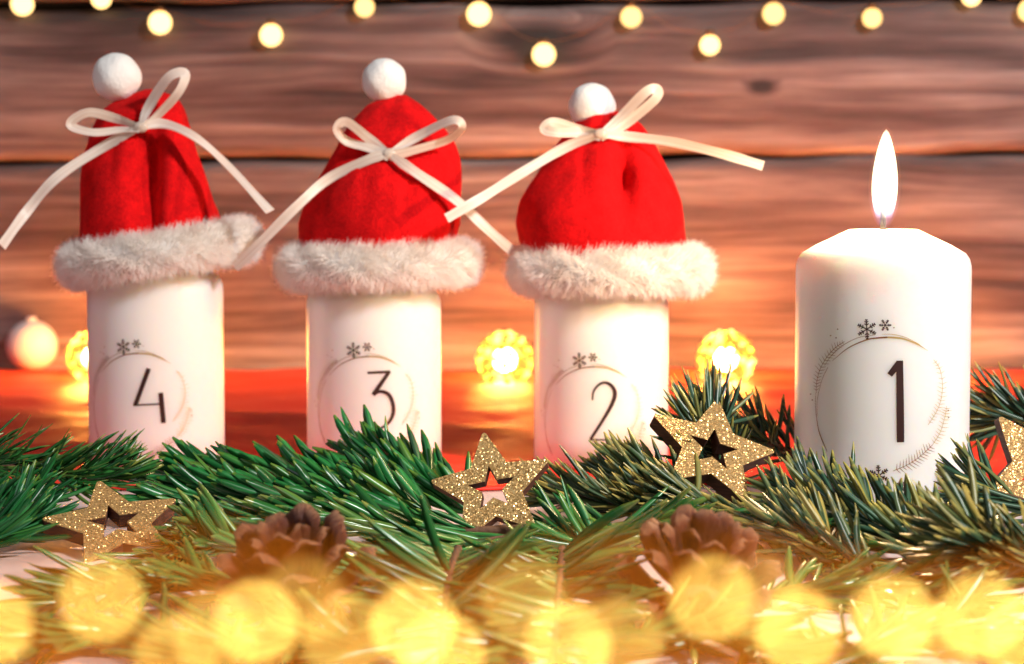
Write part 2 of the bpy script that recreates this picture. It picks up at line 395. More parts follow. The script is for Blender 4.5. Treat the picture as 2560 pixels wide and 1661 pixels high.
R1 = 217.5 / F_PX * (S - 0.0) * 0.995
c1x = 2202.5
PXMM = S / F_PX                            # metres per photograph pixel at depth 0
LOGO_Y1 = 1016.0
def zoom5(p):                              # design sheet of the first candle -> (theta, dz) about its centre
    px, py = 1940 + p[0] / 3.0887, 760 + p[1] / 3.0887
    th, z = C1.hit(px, py); return th - C1.th0, z - C1.logo_z
def cat2(P, n):
    return [(p.x, p.y) for p in catmull([(a, b, 0) for a, b in P], n)]
def design(C):
    PX = PXMM / 3.0887
    def put(mb, P, wd, n=None):
        if n: P = cat2(P, n)
        pts = [(lambda t: (t[0] + C.rot, C.logo_z + t[1] * C.scale))(zoom5(p)) for p in P]
        ww = [x * PX * C.scale for x in (np.interp(np.linspace(0, 1, len(P)), np.linspace(0, 1, len(wd)), wd) if hasattr(wd, '__len__') else [wd] * len(P))]
        C.strips(mb, pts, ww)
    bz, gd = MB(), MB()
    put(bz, [(437, 440), (560, 340), (700, 278), (780, 264), (860, 258)], [2, 7, 9, 11, 13], 24)
    put(gd, [(860, 258), (940, 263), (1000, 275), (1090, 312), (1170, 362)], [13, 14, 12, 10, 2], 20)
    put(bz, [(375, 480), (430, 400), (520, 320), (640, 260), (765, 240)], [1, 4, 4, 4, 2], 22)
    put(gd, [(815, 235), (900, 236), (1000, 260), (1110, 315)], [2, 5, 5, 3], 18)
    put(bz, [(310, 690), (307, 780), (316, 880), (335, 985), (370, 1080), (398, 1140)], [3, 5, 5, 9, 9, 4], 22)
    put(bz, [(332, 680), (320, 760), (320, 870)], 3, 12)
    put(bz, [(403, 490), (360, 580), (333, 680)], 3, 12)
    def sprig(mb, spine, n, ln, w_, back=0.55, jag=0.25, sides=(1, -1), ws=4):
        S_ = cat2(spine, n); put(mb, S_, ws)
        for i in range(1, n):
            (ax, ay), (bx, by) = S_[i - 1], S_[i + 1]
            d = math.hypot(bx - ax, by - ay); tx, ty = (bx - ax) / d, (by - ay) / d
            for sg in sides:
                l = ln * (1 - 0.5 * abs(2 * i / n - 1) ** 2) * random.uniform(1 - jag, 1 + jag)
                ex = S_[i][0] + (tx * back - ty * sg) * l; ey = S_[i][1] + (ty * back + tx * sg) * l
                mxp = (S_[i][0] + ex) / 2 + ty * sg * 2, (S_[i][1] + ey) / 2
                put(mb, [S_[i], mxp, (ex, ey)], [w_, w_, 1.2])
    sprig(bz, [(313, 690), (318, 600), (345, 500), (400, 405), (465, 335), (530, 292)], 19, 42, 3.6)
    sprig(gd, [(1215, 432), (1262, 500), (1283, 620), (1275, 720), (1252, 800), (1215, 870), (1172, 935)], 18, 36, 3.2, -0.4)
    sprig(gd, [(1315, 790), (1300, 880), (1262, 1000), (1205, 1090)], 13, 46, 3.6, -0.3)
    sprig(bz, [(1205, 1090), (1120, 1170), (1020, 1240), (905, 1290)], 14, 58, 4.6, -0.5)
    gd2 = MB()
    for (x, y) in ((478, 196), (424, 245), (466, 262), (910, 184), (270, 697), (284, 742), (1327, 823), (1330, 878)):
        put(bz, [(x - 5, y), (x + 5, y)], 8)
    C_part(C, 'wreath_print', bz, M_bronze); C_part(C, 'gold_wreath_print', gd, M_gold)
    def flake(cx, cy, r, rot, w_):
        mb = MB()
        for k in range(6):
            a = rot + k * math.pi / 3; ux, uy = math.cos(a), math.sin(a)
            put(mb, [(cx, cy), (cx + ux * r, cy + uy * r)], w_)
            for q, l in ((0.42, 0.26), (0.68, 0.24), (0.9, 0.16)):
                for sg in (-1, 1):
                    b = a + sg * 0.95; bx, by = cx + ux * r * q, cy + uy * r * q
                    put(mb, [(bx, by), (bx + math.cos(b) * r * l, by + math.sin(b) * r * l)], w_)
        C_part(C, 'snowflake_print', mb, M_brown)
    flake(702, 196, 76, math.radians(87), 8); flake(843, 165, 46, math.radians(60), 6)
    flake(795, 1325, 78, math.radians(85), 9); flake(972, 1400, 46, math.radians(75), 7)
def C_part(C, name, mb, m): part(name, mb.v, mb.f, m, C.root, False)
def number(C, strokes):                    # strokes: photograph pixels, widths in photograph pixels
    mb = MB()
    for P, wd, n in strokes:
        P = cat2(P, n or 14)
        W_ = np.interp(np.linspace(0, 1, len(P)), np.linspace(0, 1, len(wd)), wd)
        pts = []
        for (x, y) in P:
            pts.append(C.hit(x, y))
        C.strips(mb, pts, [x * PXMM * (C.Y - C.R + S) / S for x in W_])
    C_part(C, 'number_print', mb, M_brown)

Y1, YB = 0.0, 0.124
RB = 169.0 / F_PX * (YB + S) * 0.995
z1s, z1t = at_y(c1x, 642, Y1).z, at_y(c1x, 577, Y1).z
C1 = Candle(c1x, Y1, 217.5, R1, 'burning white pillar candle printed with the number 1', z1s, z1t, 82 * PXMM, LOGO_Y1, 0.0, 1.0)
design(C1)
number(C1, [([(2249, 902), (2250, 1000), (2251, 1098), (2251, 1101)], [17, 19, 19, 17], None),
            ([(2224, 938), (2238, 920), (2247, 906)], [14, 16, 13], 8)])
zbs, zbt = at_y(1500, 742, YB).z, at_y(1500, 690, YB).z
C2 = Candle(1502.5, YB, 169, RB, 'white candle printed with the number 2 beside the glowing gold ball', zbs - 0.001, zbt, 0.010, 1052, math.radians(-9), 0.93)
C3 = Candle(936, YB, 168, RB, 'white candle printed with the number 3 in the middle', zbs, zbt, 0.010, 1026, math.radians(-8), 0.93)
C4 = Candle(393, YB, 171, RB, 'white candle printed with the number 4 at the left', zbs + 0.0065, zbt + 0.005, 0.010, 1018, math.radians(-19), 0.93)
for C in (C2, C3, C4): design(C)
def z8(P): return [(1280 + x / 2.8586, 760 + y / 2.8586) for x, y in P]
def z7(P): return [(640 + x / 3.0875, 700 + y / 3.0875) for x, y in P]
def z6(P): return [(x / 3.0875, 700 + y / 3.0875) for x, y in P]
number(C2, [(z8([(575, 688), (582, 630), (618, 580), (668, 563), (715, 590), (735, 645), (712, 720), (650, 830), (562, 968)]), [4, 5, 6, 7, 9, 11, 10, 8, 7], 40),
            (z8([(556, 972), (720, 972)]), [4, 4], None)])
number(C3, [(z7([(860, 718), (1036, 710)]), [6, 7], None), (z7([(1030, 706), (905, 888)]), [9, 11], None),
            (z7([(905, 888), (960, 862), (1022, 885), (1055, 955), (1058, 1030), (1025, 1100), (960, 1145), (890, 1140)]), [6, 8, 10, 10, 10, 8, 5, 3], 36)])
number(C4, [(z6([(1148, 685), (1045, 968)]), [11, 11], None), (z6([(1030, 968), (1250, 958)]), [4, 4], None), (z6([(1240, 872), (1262, 1105)]), [12, 12], None)])
C1.root['group'] = 'numbered advent candles'

# flame and wick of the first candle
wick = MB(); wb = C1.c + Vector((-0.0002, 0, z1t - 0.002)); top = at_y(2203, 518, Y1)
wp = catmull([wb, wb + Vector((0, 0, 0.0035)), (wb + top) / 2 + Vector((0.0004, 0, 0.001)), top], 10)
wick.tube(wp, [0.0016, 0.0015, 0.0011, 0.001, 0.001, 0.0009, 0.0010, 0.0009, 0.0008, 0.0007, 0.0004], 8)
wick.part('wick', M_wick, C1.root)
def vol_emit(name, col_lo, col_hi, st_lo, st_hi, z0, z1):
    m = bpy.data.materials.new(name); m.use_nodes = True; nt = m.node_tree; nt.nodes.remove(nt.nodes['Principled BSDF'])
    e = nt.nodes.new('ShaderNodeEmission'); sep = N(m, 'ShaderNodeSeparateXYZ'); L(m, N(m, 'ShaderNodeNewGeometry').outputs['Position'], sep.inputs[0])
    mr = N(m, 'ShaderNodeMapRange'); L(m, sep.outputs[2], mr.inputs[0])
    mr.inputs[1].default_value = z0; mr.inputs[2].default_value = z1
    L(m, ramp(m, mr.outputs[0], [(0.0, col_lo), (1.0, col_hi)]), e.inputs[0])
    mr2 = N(m, 'ShaderNodeMapRange'); L(m, sep.outputs[2], mr2.inputs[0])
    for i, x in enumerate((z0, z1, st_lo, st_hi)): mr2.inputs[i + 1].default_value = x
    L(m, mr2.outputs[0], e.inputs[1]); L(m, e.outputs[0], nt.nodes['Material Output'].inputs['Volume']); return m
zf0, zf1 = at_y(2200, 573, Y1).z, at_y(2205, 322, Y1).z
def teardrop(scale, z0, z1, dx):
    prof = []
    for i in range(25):
        t = i / 24; wd = (max(0.0, math.sin(math.pi * t ** 0.84)) ** 0.63) * (1 - 0.12 * t) * 0.0051 * scale
        prof.append((max(wd, 0.00003), z0 + (z1 - z0) * t))
    v, f = lathe(prof, Vector((C1.c.x, C1.c.y, 0)), 28)
    return [p + Vector((dx * max(0, (p.z - z0) / (z1 - z0)), 0, 0)) for p in v], f
M_flame = vol_emit('candle_flame', (0.55, 0.68, 1.0), (1.0, 0.84, 0.58), 22, 900, zf0 + 0.0035, zf0 + 0.0125)
M_mantle = vol_emit('flame_mantle', (0.35, 0.4, 1.0), (1.0, 0.55, 0.2), 26, 9, zf0 + 0.004, zf0 + 0.016)
v, f = teardrop(0.92, zf0 + 0.0006, zf1, 0.0005); fl = part('flame', v, f, M_flame, C1.root)
v, f = teardrop(1.16, zf0, zf1 + 0.0016, 0.0005); part('outer_flame', v, f, M_mantle, fl)
pl = bpy.data.lights.new('flame_light', 'POINT'); pl.energy = 1.15; pl.color = (1.0, 0.66, 0.34); pl.shadow_soft_size = 0.005
po = bpy.data.objects.new('flame_light', pl); col.objects.link(po); po.location = (0, 0, (zf0 + zf1) / 2 - C1.c.z + 0.002); po.parent = C1.root

# ------------------------------------------------------------------ hats
def hat(label, sil, crease, brim_l, brim_r, brim_R, tube_r, pom, pom_r, bow, Yc=YB, seed=1):
    rg = np.random.default_rng(seed)
    bl, br = y2(brim_l, Yc), y2(brim_r, Yc); bc = (bl + br) / 2
    root = thing('santa_hat', label, 'hat', Vector((bc.x, Yc, bc.z)), 'little red hats on the candles')
    ys = np.linspace(sil[0][0], sil[-1][0], 34); SEG = 72; v = []; f = []
    rows = []
    for yy in ys:
        a, b = y2((lerp_table(sil, yy, 1), yy), Yc), y2((lerp_table(sil, yy, 2), yy), Yc)
        rows.append(((a.x + b.x) / 2, abs(b.x - a.x) / 2, a.z, b.z))
    def depth(h, k): return h * (0.98 - 0.22 * (1 - k)) 
    crease = list(crease) + [(bow['knot'][0], bow['knot'][1] + 4, 70, 13, 0.0035), (bow['knot'][0] - 45, bow['knot'][1] + 75, 9, 55, 0.002), (bow['knot'][0] + 52, bow['knot'][1] + 95, 10, 60, 0.0022)]
    for k, (xc, h, za, zb) in enumerate(rows):
        fr = k / (len(rows) - 1); D = depth(h, fr)
        for j in range(SEG):
            th = 2 * math.pi * j / SEG; cx_, sx = math.cos(th), math.sin(th)
            x = xc + h * cx_; y = Yc - D * sx
            px2 = (x - CAM.x) / (Yc + S) * F_PX / K + 1190
            dd = 0
            if sx > 0:
                for (qx, qy, wx, wy, dp) in crease:
                    dd += dp * math.exp(-((px2 - qx) / wx) ** 2 - ((ys[k] - qy) / wy) ** 2)
            wob = 0.0006 * math.sin(3 * th + fr * 7 + seed) + 0.0005 * math.sin(7 * th - fr * 11)
            n = Vector((cx_, -sx, 0))
            v.append(Vector((x, y, za)) + n * wob + Vector((0, dd, 0)))
    for k in range(len(rows) - 1):
        for j in range(SEG): f.append((k * SEG + j, (k + 1) * SEG + j, (k + 1) * SEG + (j + 1) % SEG, k * SEG + (j + 1) % SEG))
    f.append(tuple(range(SEG)))
    part('red_cap', v, f, M_felt, root)
    # fluffy brim
    e1 = (br - bl).normalized(); e2 = Vector((0, 1, 0)); e3 = e1.cross(e2)
    if e3.z < 0: e3 = -e3
    def ring(t): return Vector((bc.x, Yc, bc.z)) + e1 * (brim_R * math.cos(t)) + e2 * (brim_R * 0.96 * math.sin(t))
    nu, nv = 72, 14; v = []; f = []
    for i in range(nu):
        t = 2 * math.pi * i / nu; c = ring(t); o = (c - Vector((bc.x, Yc, bc.z))).normalized()
        for j in range(nv):
            p = 2 * math.pi * j / nv; rr = tube_r * 0.72 * (1 + 0.08 * math.sin(5 * t + seed) + 0.06 * math.sin(9 * t + p))
            v.append(c + (o * math.cos(p) * 0.85 + e3 * math.sin(p)) * rr)
    for i in range(nu):
        for j in range(nv):
            f.append((i * nv + j, ((i + 1) % nu) * nv + j, ((i + 1) % nu) * nv + (j + 1) % nv, i * nv + (j + 1) % nv))
    brim = part('fur_brim', v, f, M_fur, root)
    v = []; f = []; NS = 26000
    T = rg.uniform(0, 2 * math.pi, NS); Pp = rg.uniform(0, 2 * math.pi, NS); Ln = rg.uniform(0.5, 1.0, NS); J = rg.normal(0, 1, (NS, 3))
    for q in range(NS):
        t, p = T[q], Pp[q]; c = ring(t); o = (c - Vector((bc.x, Yc, bc.z))).normalized(); tg = e3.cross(o)
        n = (o * math.cos(p) * 0.85 + e3 * math.sin(p))
        base = c + n * tube_r * 0.68
        cl_ = Vector((math.sin(11 * t + 3 * p), math.cos(13 * t - 2 * p), math.sin(17 * t + 5 * p + seed)))
        d = (n + cl_ * 0.38 + Vector(J[q]) * 0.42 + tg * 0.25).normalized()
        ln = tube_r * 0.70 * Ln[q]
        sd = d.cross(Vector((0.3 * J[q][0], -1, 0.3))).normalized() * 0.00012
        d2 = (d + Vector(J[q][::-1]) * 0.28 - Vector((0, 0, 0.12))).normalized()
        m1 = base + d * ln * 0.55; m2 = m1 + d2 * ln * 0.5
        k = len(v); v += [base - sd, base + sd, m1 + sd * 0.8, m1 - sd * 0.8, m2]; f += [(k, k + 1, k + 2, k + 3), (k + 3, k + 2, k + 4)]
    fu = part('fur', v, f, M_fur, brim); fu['kind'] = 'stuff'
    # pompom
    pc = y2(pom, Yc + 0.002); pr = pom_r * K * PXMM * (Yc + S) / S
    mb = MB(); mb.sphere(pc, pr, 32, 20)
    mb.v = [pc + (q - pc) * (1 + 0.03 * math.sin(6 * (q - pc).x / pr + seed) * math.cos(5 * (q - pc).z / pr)) for q in mb.v]
    mb.part('pompom', M_pom, root)
    # ribbon bow
    def front(p):
        yy, xx = p[1], p[0]
        if yy < ys[0] or yy > ys[-1]: return None
        k = (yy - ys[0]) / (ys[-1] - ys[0]); i = min(int(k * 33), 32)
        xc, h, _, _ = rows[i]; x = y2(p, Yc).x; u = (x - xc) / h
        if abs(u) > 0.97: return None
        return Yc - depth(h, k) * math.sqrt(1 - u * u)
    kn = bow['knot']; Yk = front(kn) - 0.0030
    kp = y2(kn, Yk)
    mb = MB(); mb.sphere(kp, 0.0023, 14, 10, (1.3, 0.7, 0.95)); knot = mb.part('bow', M_rib, root)
    def strip(name, pts, width, tilt=0.0, n=40):
        P = catmull(pts, n); v = []; f = []; th = 0.00012
        for i, p in enumerate(P):
            t = (P[min(i + 1, n)] - P[max(i - 1, 0)]).normalized()
            view = (p - CAM).normalized(); sd = t.cross(view)
            if sd.length < 0.25: sd = sd + Vector((0, 0, 0.3))
            sd.normalize(); nn = sd.cross(t).normalized()
            a = (tilt if not callable(tilt) else tilt(i / n)) + 0.28 * math.sin(5.0 * i / n + seed)
            s2 = sd * math.cos(a) + nn * math.sin(a); n2 = nn * math.cos(a) - sd * math.sin(a)
            w_ = width / 2 * (0.62 + 0.38 * min(1.0, 7 * i / n)) * (1 + 0.05 * math.sin(23.0 * i / n + seed))
            for cu in (-1, -0.4, 0.4, 1):
                v.append(p + s2 * w_ * cu + n2 * (th + 0.00008 * (1 - cu * cu)))
            for cu in (1, 0.4, -0.4, -1):
                v.append(p + s2 * w_ * cu - n2 * (th - 0.00008 * (1 - cu * cu)))
        for i in range(n):
            for k in (0, 1, 2, 4, 5, 6): f.append((i * 8 + k, i * 8 + (k + 1) % 8, (i + 1) * 8 + (k + 1) % 8, (i + 1) * 8 + k))
        o = part(name, v, f, M_rib, knot)
        at = o.data.attributes.new('across', 'FLOAT', 'POINT')
        at.data.foreach_set('value', [(-1, -0.4, 0.4, 1, 1, 0.4, -0.4, -1)[i % 8] for i in range(len(v))])
    def P3(p):
        fy = front(p) if len(p) < 3 else None
        if len(p) == 3: Y = p[2]
        else: Y = min((fy if fy is not None else Yk) - 0.0036, Yk + 0.003)
        return y2(p, Y)
    W = 0.0039
    for lp in bow['loops']: strip('loop', [kp] + [P3(q) for q in lp['p']] + [kp + Vector((0, -0.0006, -0.001))], W, lp.get('tilt', 0.25))
    for tl in bow['tails']: strip('tail', [kp + Vector((0, -0.001, 0))] + [P3(q) for q in tl['p']], W, tl.get('tilt', 0.0))
    return root

hat('red hat with drooping bow on the candle numbered 4',
    [(208, 338, 358), (213, 318, 382), (222, 292, 402), (235, 265, 418), (260, 240, 431), (310, 212, 446), (360, 199, 459), (430, 191, 483), (500, 186, 506), (560, 182, 517), (600, 184, 512)],
    [(365, 400, 28, 110, 0.011), (375, 520, 22, 80, 0.006), (300, 235, 40, 26, 0.004)],
    (185, 618), (560, 560), 0.0338, 0.0092, (272, 180), 56,
    dict(knot=(327, 296), loops=[dict(p=[(270, 276), (205, 262), (164, 290), (215, 308), (280, 302)], tilt=0.7), dict(p=[(345, 250), (392, 180), (430, 172), (415, 215), (365, 270)], tilt=0.5)],
         tails=[dict(p=[(235, 345), (130, 415), (60, 495), (4, 572, 0.085)]), dict(p=[(380, 288), (452, 318), (530, 385), (628, 492, 0.088)], tilt=lambda t: 0.2 + 1.0 * math.sin(math.pi * t) * 0.7)]), seed=3)
hat('red hat with crossed white ribbon on the candle numbered 3',
    [(222, 915, 945), (228, 895, 955), (245, 860, 980), (270, 834, 1008), (300, 806, 1036), (330, 785, 1054), (370, 762, 1064), (420, 735, 1070), (470, 712, 1073), (520, 698, 1073), (560, 696, 1060), (600, 705, 1052)],
    [(760, 520, 40, 60, 0.002)],
    (685, 622), (1078, 610), 0.0338, 0.0092, (893, 188), 52,
    dict(knot=(905, 358), loops=[dict(p=[(860, 325), (806, 284), (783, 300), (805, 328), (860, 345)], tilt=0.35), dict(p=[(970, 318), (1050, 280), (1074, 295), (1040, 325), (960, 350)], tilt=0.45)],
         tails=[dict(p=[(860, 370), (765, 415), (690, 480), (610, 560, 0.099), (545, 622, 0.104)]), dict(p=[(965, 400), (1060, 465), (1130, 530, 0.104), (1192, 585, 0.114)])]), seed=5)
hat('red hat with wide ribbon tails on the candle numbered 2',
    [(258, 1400, 1425), (264, 1372, 1440), (272, 1352, 1462), (285, 1335, 1485), (300, 1322, 1500), (330, 1302, 1520), (370, 1272, 1542), (420, 1238, 1566), (470, 1210, 1582), (520, 1198, 1590), (560, 1203, 1590), (600, 1215, 1580)],
    [(1440, 430, 24, 66, 0.0095), (1440, 330, 14, 40, 0.003), (1225, 540, 40, 50, 0.003)],
    (1225, 628), (1612, 626), 0.0338, 0.0096, (1376, 248), 54,
    dict(knot=(1397, 312), loops=[dict(p=[(1340, 300), (1285, 285), (1266, 300), (1300, 308), (1350, 308)], tilt=0.2), dict(p=[(1440, 275), (1500, 215), (1526, 208), (1522, 232), (1450, 290)], tilt=0.2)],
         tails=[dict(p=[(1320, 340), (1220, 398), (1120, 460, 0.088), (1038, 508, 0.083)]), dict(p=[(1460, 318), (1560, 330), (1680, 358, 0.096), (1774, 386, 0.092)])]), seed=8)

# ------------------------------------------------------------------ wooden stars
STARS = []
def star(label, tips, r, thick=0.0042, hole=0.40):
    # tips in image order; fit the orientation of a regular star lying at depth r
    T = np.array(tips, float); c = T.mean(0); ang = np.array([math.pi / 2 - i * 2 * math.pi / 5 for i in range(5)])
    A0 = np.stack([np.cos(ang), np.sin(ang)], 1)
    I = T - c; I = np.stack([I[:, 0], -I[:, 1]], 1)
    A, *_ = np.linalg.lstsq(A0, I, rcond=None); A = A.T                    # 2x2: star plane -> image (y up)
    sv = np.linalg.svd(A)[1]; k = sv[0] * 1.0005
    B = A / k; M2 = np.eye(2) - B.T @ B; z1 = math.sqrt(max(M2[0, 0], 0)); z2 = math.sqrt(max(M2[1, 1], 0)) * (1 if M2[0, 1] >= 0 else -1)
    best = None
    for s_ in (1, -1):
        e1 = np.array([B[0, 0], B[1, 0], s_ * z1]); e2 = np.array([B[0, 1], B[1, 1], s_ * z2]); n = np.cross(e1, e2)
        if best is None or n[1] > best[2][1]: best = (e1, e2, n)
    e1, e2, n = best
    def w_(q): return Vector((1, 0, 0)) * q[0] + UP * q[1] - FWD * q[2]
    e1, e2, n = w_(e1).normalized(), w_(e2), w_(n).normalized(); e2 = n.cross(e1)
    dist = r * S; R = k / F_PX * dist; ctr = CAM + ray(c[0], c[1]) * dist
    base = ctr - n * thick
    STARS.append((ctr, n, R, e1, e2, thick))
    root = thing('wooden_star', label, 'star', base, 'gold glitter stars')
    def ring(R_, ri, rounded):
        out = []
        for i in range(5):
            a = ang[i]
            if rounded:
                for da, q in ((0.035, 0.955), (0.0, 0.975), (-0.035, 0.955)): out.append((R_ * q * math.cos(a + da), R_ * q * math.sin(a + da)))
            else: out.append((R_ * math.cos(a), R_ * math.sin(a)))
            b = a - math.pi / 5; out.append((R_ * ri * math.cos(b), R_ * ri * math.sin(b)))
        return out
    IR = 0.50
    O = ring(R * 1.02, IR / 1.02, True); H = ring(R * hole, 0.42, False)
    def P(q, d): return ctr + e1 * q[0] + e2 * q[1] - n * d
    # face between outline and hole: bridge sector by sector
    def faces_between(no, nh):
        f = []; 
        for i in range(5):
            o = [i * 4, i * 4 + 1, i * 4 + 2, i * 4 + 3, (i * 4 + 4) % 20]; h = [no + i * 2, no + i * 2 + 1, no + (i * 2 + 2) % 10]
            f += [(o[0], h[0], o[1]), (o[1], h[0], o[2]), (o[2], h[0], h[1], o[3]), (o[3], h[1], h[2], o[4])]
        return f
    fb = faces_between(20, 10)
    v = [P(q, 0.0003) for q in O] + [P(q, 0.0003) for q in H] + [P(q, thick) for q in O] + [P(q, thick) for q in H]
    f = [tuple(reversed(q)) for q in fb] and [tuple(i + 30 for i in q) for q in fb]
    for i in range(20): f.append((i, (i + 1) % 20, 30 + (i + 1) % 20, 30 + i))
    for i in range(10): f.append((20 + i, 50 + i, 50 + (i + 1) % 10, 20 + (i + 1) % 10))
    body = part('plywood_body', v, f, M_cut, root, False)
    v = [P(q, 0.0) for q in O] + [P(q, 0.0) for q in H] + [P(q, 0.0003) for q in O] + [P(q, 0.0003) for q in H]
    f = [tuple(reversed(q)) for q in fb]
    for i in range(20): f.append((i, (i + 1) % 20, 30 + (i + 1) % 20, 30 + i))
    for i in range(10): f.append((20 + i, 50 + i, 50 + (i + 1) % 10, 20 + (i + 1) % 10))
    part('glitter_face', v, f, M_glit, root, False)
star('gold glitter star lying almost flat at the left', [(223, 1214), (417, 1256), (441, 1366), (246, 1392), (108, 1293)], 0.90, 0.0050)
star('gold glitter star leaning upright below the candle numbered 3', [(1207, 1083), (1370, 1151), (1337, 1317), (1159, 1340), (1075, 1210)], 0.935)
star('bright gold glitter star tilted on the branches beside candle number 1', [(1802, 999), (1948, 1151), (1856, 1218), (1670, 1212), (1640, 1026)], 0.955, 0.0052)
star('gold glitter star cut off by the right edge of the picture', [(2504, 1043), (2706, 1040), (2778, 1228), (2625, 1345), (2452, 1232)], 0.94)

# ------------------------------------------------------------------ fir branches
def needle_mesh(bend, twist, blunt):
    n = 6; v = []; f = []
    for i in range(n + 1):
        t = i / n; wd = 0.5 * (0.55 + 0.45 * min(1, t * 4)) * (1 if t < 0.75 else (math.sqrt(max(0, 1 - ((t - 0.75) / 0.25) ** 2)) * (1 - blunt) + blunt * 0.75 if t < 1 else 0.22))
        z = bend * t * t; a = twist * t
        for (x, q) in ((-1, 0), (-0.15, 0.30), (0.15, 0.30), (1, 0), (0, -0.34)):
            xx, zz = x * wd, q * 0.62 * min(1, wd * 2.2)
            v.append((('w', xx * math.cos(a) - zz * math.sin(a), z * 0.8), t, ('w', xx * math.sin(a) + zz * math.cos(a), z * 0.45)))
    for i in range(n):
        for k in range(5): f.append((i * 5 + k, i * 5 + (k + 1) % 5, (i + 1) * 5 + (k + 1) % 5, (i + 1) * 5 + k))
    f.append(tuple(range(n * 5, n * 5 + 5)))
    return v, f
NEEDLES = {}
def needle_data(m, bend_i, ratio, blunt):       # ratio = width / length
    key = (m.name, bend_i, ratio, blunt)
    if key not in NEEDLES:
        bend = (-0.30, -0.18, -0.06, 0.05, 0.14, 0.24, 0.34)[bend_i]
        v, f = needle_mesh(bend, (-0.3, 0.2, 0.4, -0.2, 0.3, -0.4, 0.1)[bend_i], blunt)
        vv = [(x[1] + x[2] / ratio, y, q[1] + q[2] / ratio) for x, y, q in v]     # z is later scaled by the width
        me = new_mesh('needle', vv, f); me.materials.append(m); NEEDLES[key] = me
    return NEEDLES[key]

def fir_branch(label, pts, n, Ln, W, ang, m, mode='all', upbias=0.3, bends=(3, 4, 5), tipang=None, stem=0.0014, seed=0, jit=0.30, side=None, t0=0.02, blunt=0.6, avoid=()):
    rd = random.Random(seed)
    P = catmull([at_z(*p) for p in pts], 60)
    root = thing('fir_branch', label, 'branch', P[0].copy(), 'fir branches')
    mb = MB(); mb.tube(P, [stem * (1 - 0.55 * i / 60) for i in range(61)], 8); mb.part('twig', M_twig, root)
    O = root.location
    for i in range(n):
        t = t0 + (1 - t0) * (i + rd.random()) / n
        k = min(int(t * 60), 59); p = P[k].lerp(P[k + 1], t * 60 - k)
        T = (P[min(k + 2, 60)] - P[max(k - 1, 0)]).normalized()
        up = Vector((0, 0, 1)); up = (up - T * up.dot(T)).normalized(); B = T.cross(up)
        for tries in range(9):
            if mode == 'all': phi = rd.uniform(-math.pi, math.pi) * (1 - upbias)
            else:
                sgn = rd.choice((-1, 1)) if side is None else side
                phi = sgn * rd.gauss(math.pi / 2 * (1 - upbias), 0.30)
            a = math.radians(ang) * (1 + rd.gauss(0, jit))
            if t > 0.88 and tipang is not None: a = math.radians(tipang) * rd.uniform(0.2, 1.1)
            rdir = up * math.cos(phi) + B * math.sin(phi)
            d = T * math.cos(a) + rdir * math.sin(a)
            ln = Ln * rd.uniform(0.78, 1.12) * (1 - 0.25 * max(0, (t - 0.85) / 0.15))
            tip = p + d * ln
            bad = tip.z < 0.0012
            for (cx_, cy_, rr) in avoid:
                if math.hypot(tip.x - cx_, tip.y - cy_) < rr: bad = True
            for (sc_, sn, sr, s1, s2, st_) in STARS:
                h0, h1 = (p - sc_).dot(sn), (tip - sc_).dot(sn)
                hit = p.lerp(tip, h0 / (h0 - h1)) if h0 * h1 < 0 else None
                if hit is not None and (hit - sc_).length < sr * 0.9: bad = True
                for q in (tip, (p + tip) / 2):            # keep the star's face free of needles
                    if (q - sc_).dot(sn) > 0 and (q - CAM).length < (sc_ - CAM).length:
                        dv = (q - CAM).normalized(); hp = CAM + dv * ((sc_ - CAM).dot(sn) / dv.dot(sn)) - sc_
                        if hp.length < sr * 0.72 or (hp.length < sr * 1.0 and rd.random() < 0.85): bad = True
            if not bad: break
        else:
            d = (d + Vector((0, 0, max(0, (0.002 - tip.z) / ln)))).normalized(); tip = p + d * ln
            if bad: continue
            if any(math.hypot(tip.x - q[0], tip.y - q[1]) < q[2] for q in avoid): continue
        # bend axis: needle curls back towards the twig's direction
        zc = (T - d * T.dot(d))
        if zc.length < 0.05: zc = up
        curl = (zc.normalized() + up * 0.8)
        zc = Vector((rd.gauss(0, .45), -1.0 + rd.gauss(0, .35), 0.75 + rd.gauss(0, .45))) + rdir * 0.3
        zc = (zc - d * zc.dot(d)).normalized(); xc = d.cross(zc)
        if xc.dot(curl) < 0: xc = -xc
        ratio = round(W / Ln, 3)
        me = needle_data(m, rd.choice(bends), ratio, blunt)
        o = bpy.data.objects.new('needle', me); col.objects.link(o); o.parent = root
        w_ = W * rd.uniform(0.85, 1.15)
        b = p + rdir * stem * 0.5 - O
        o.matrix_basis = Matrix(((xc.x * w_, d.x * ln, zc.x * w_, b.x), (xc.y * w_, d.y * ln, zc.y * w_, b.y), (xc.z * w_, d.z * ln, zc.z * w_, b.z), (0, 0, 0, 1)))
    return root
AV = [(C.c.x, C.c.y, C.R + 0.0015) for C in (C1, C2, C3, C4)]
mm = 0.001
# left edge
fir_branch('thin needled fir branch entering at the left edge below candle number 4', [(-120, 1150, 22 * mm), (60, 1172, 19 * mm), (200, 1195, 16 * mm), (300, 1190, 15 * mm)], 190, 21 * mm, 1.35 * mm, 42, M_front, 'all', 0.25, (4, 5, 6), 25, seed=1, avoid=AV, blunt=0.2)
fir_branch('dark fir twig at the left edge behind the flat star', [(-140, 1270, 8 * mm), (0, 1275, 9 * mm), (110, 1255, 10 * mm)], 110, 20 * mm, 1.5 * mm, 45, M_fir, 'all', 0.2, (3, 4, 5), 25, seed=2, blunt=0.3)
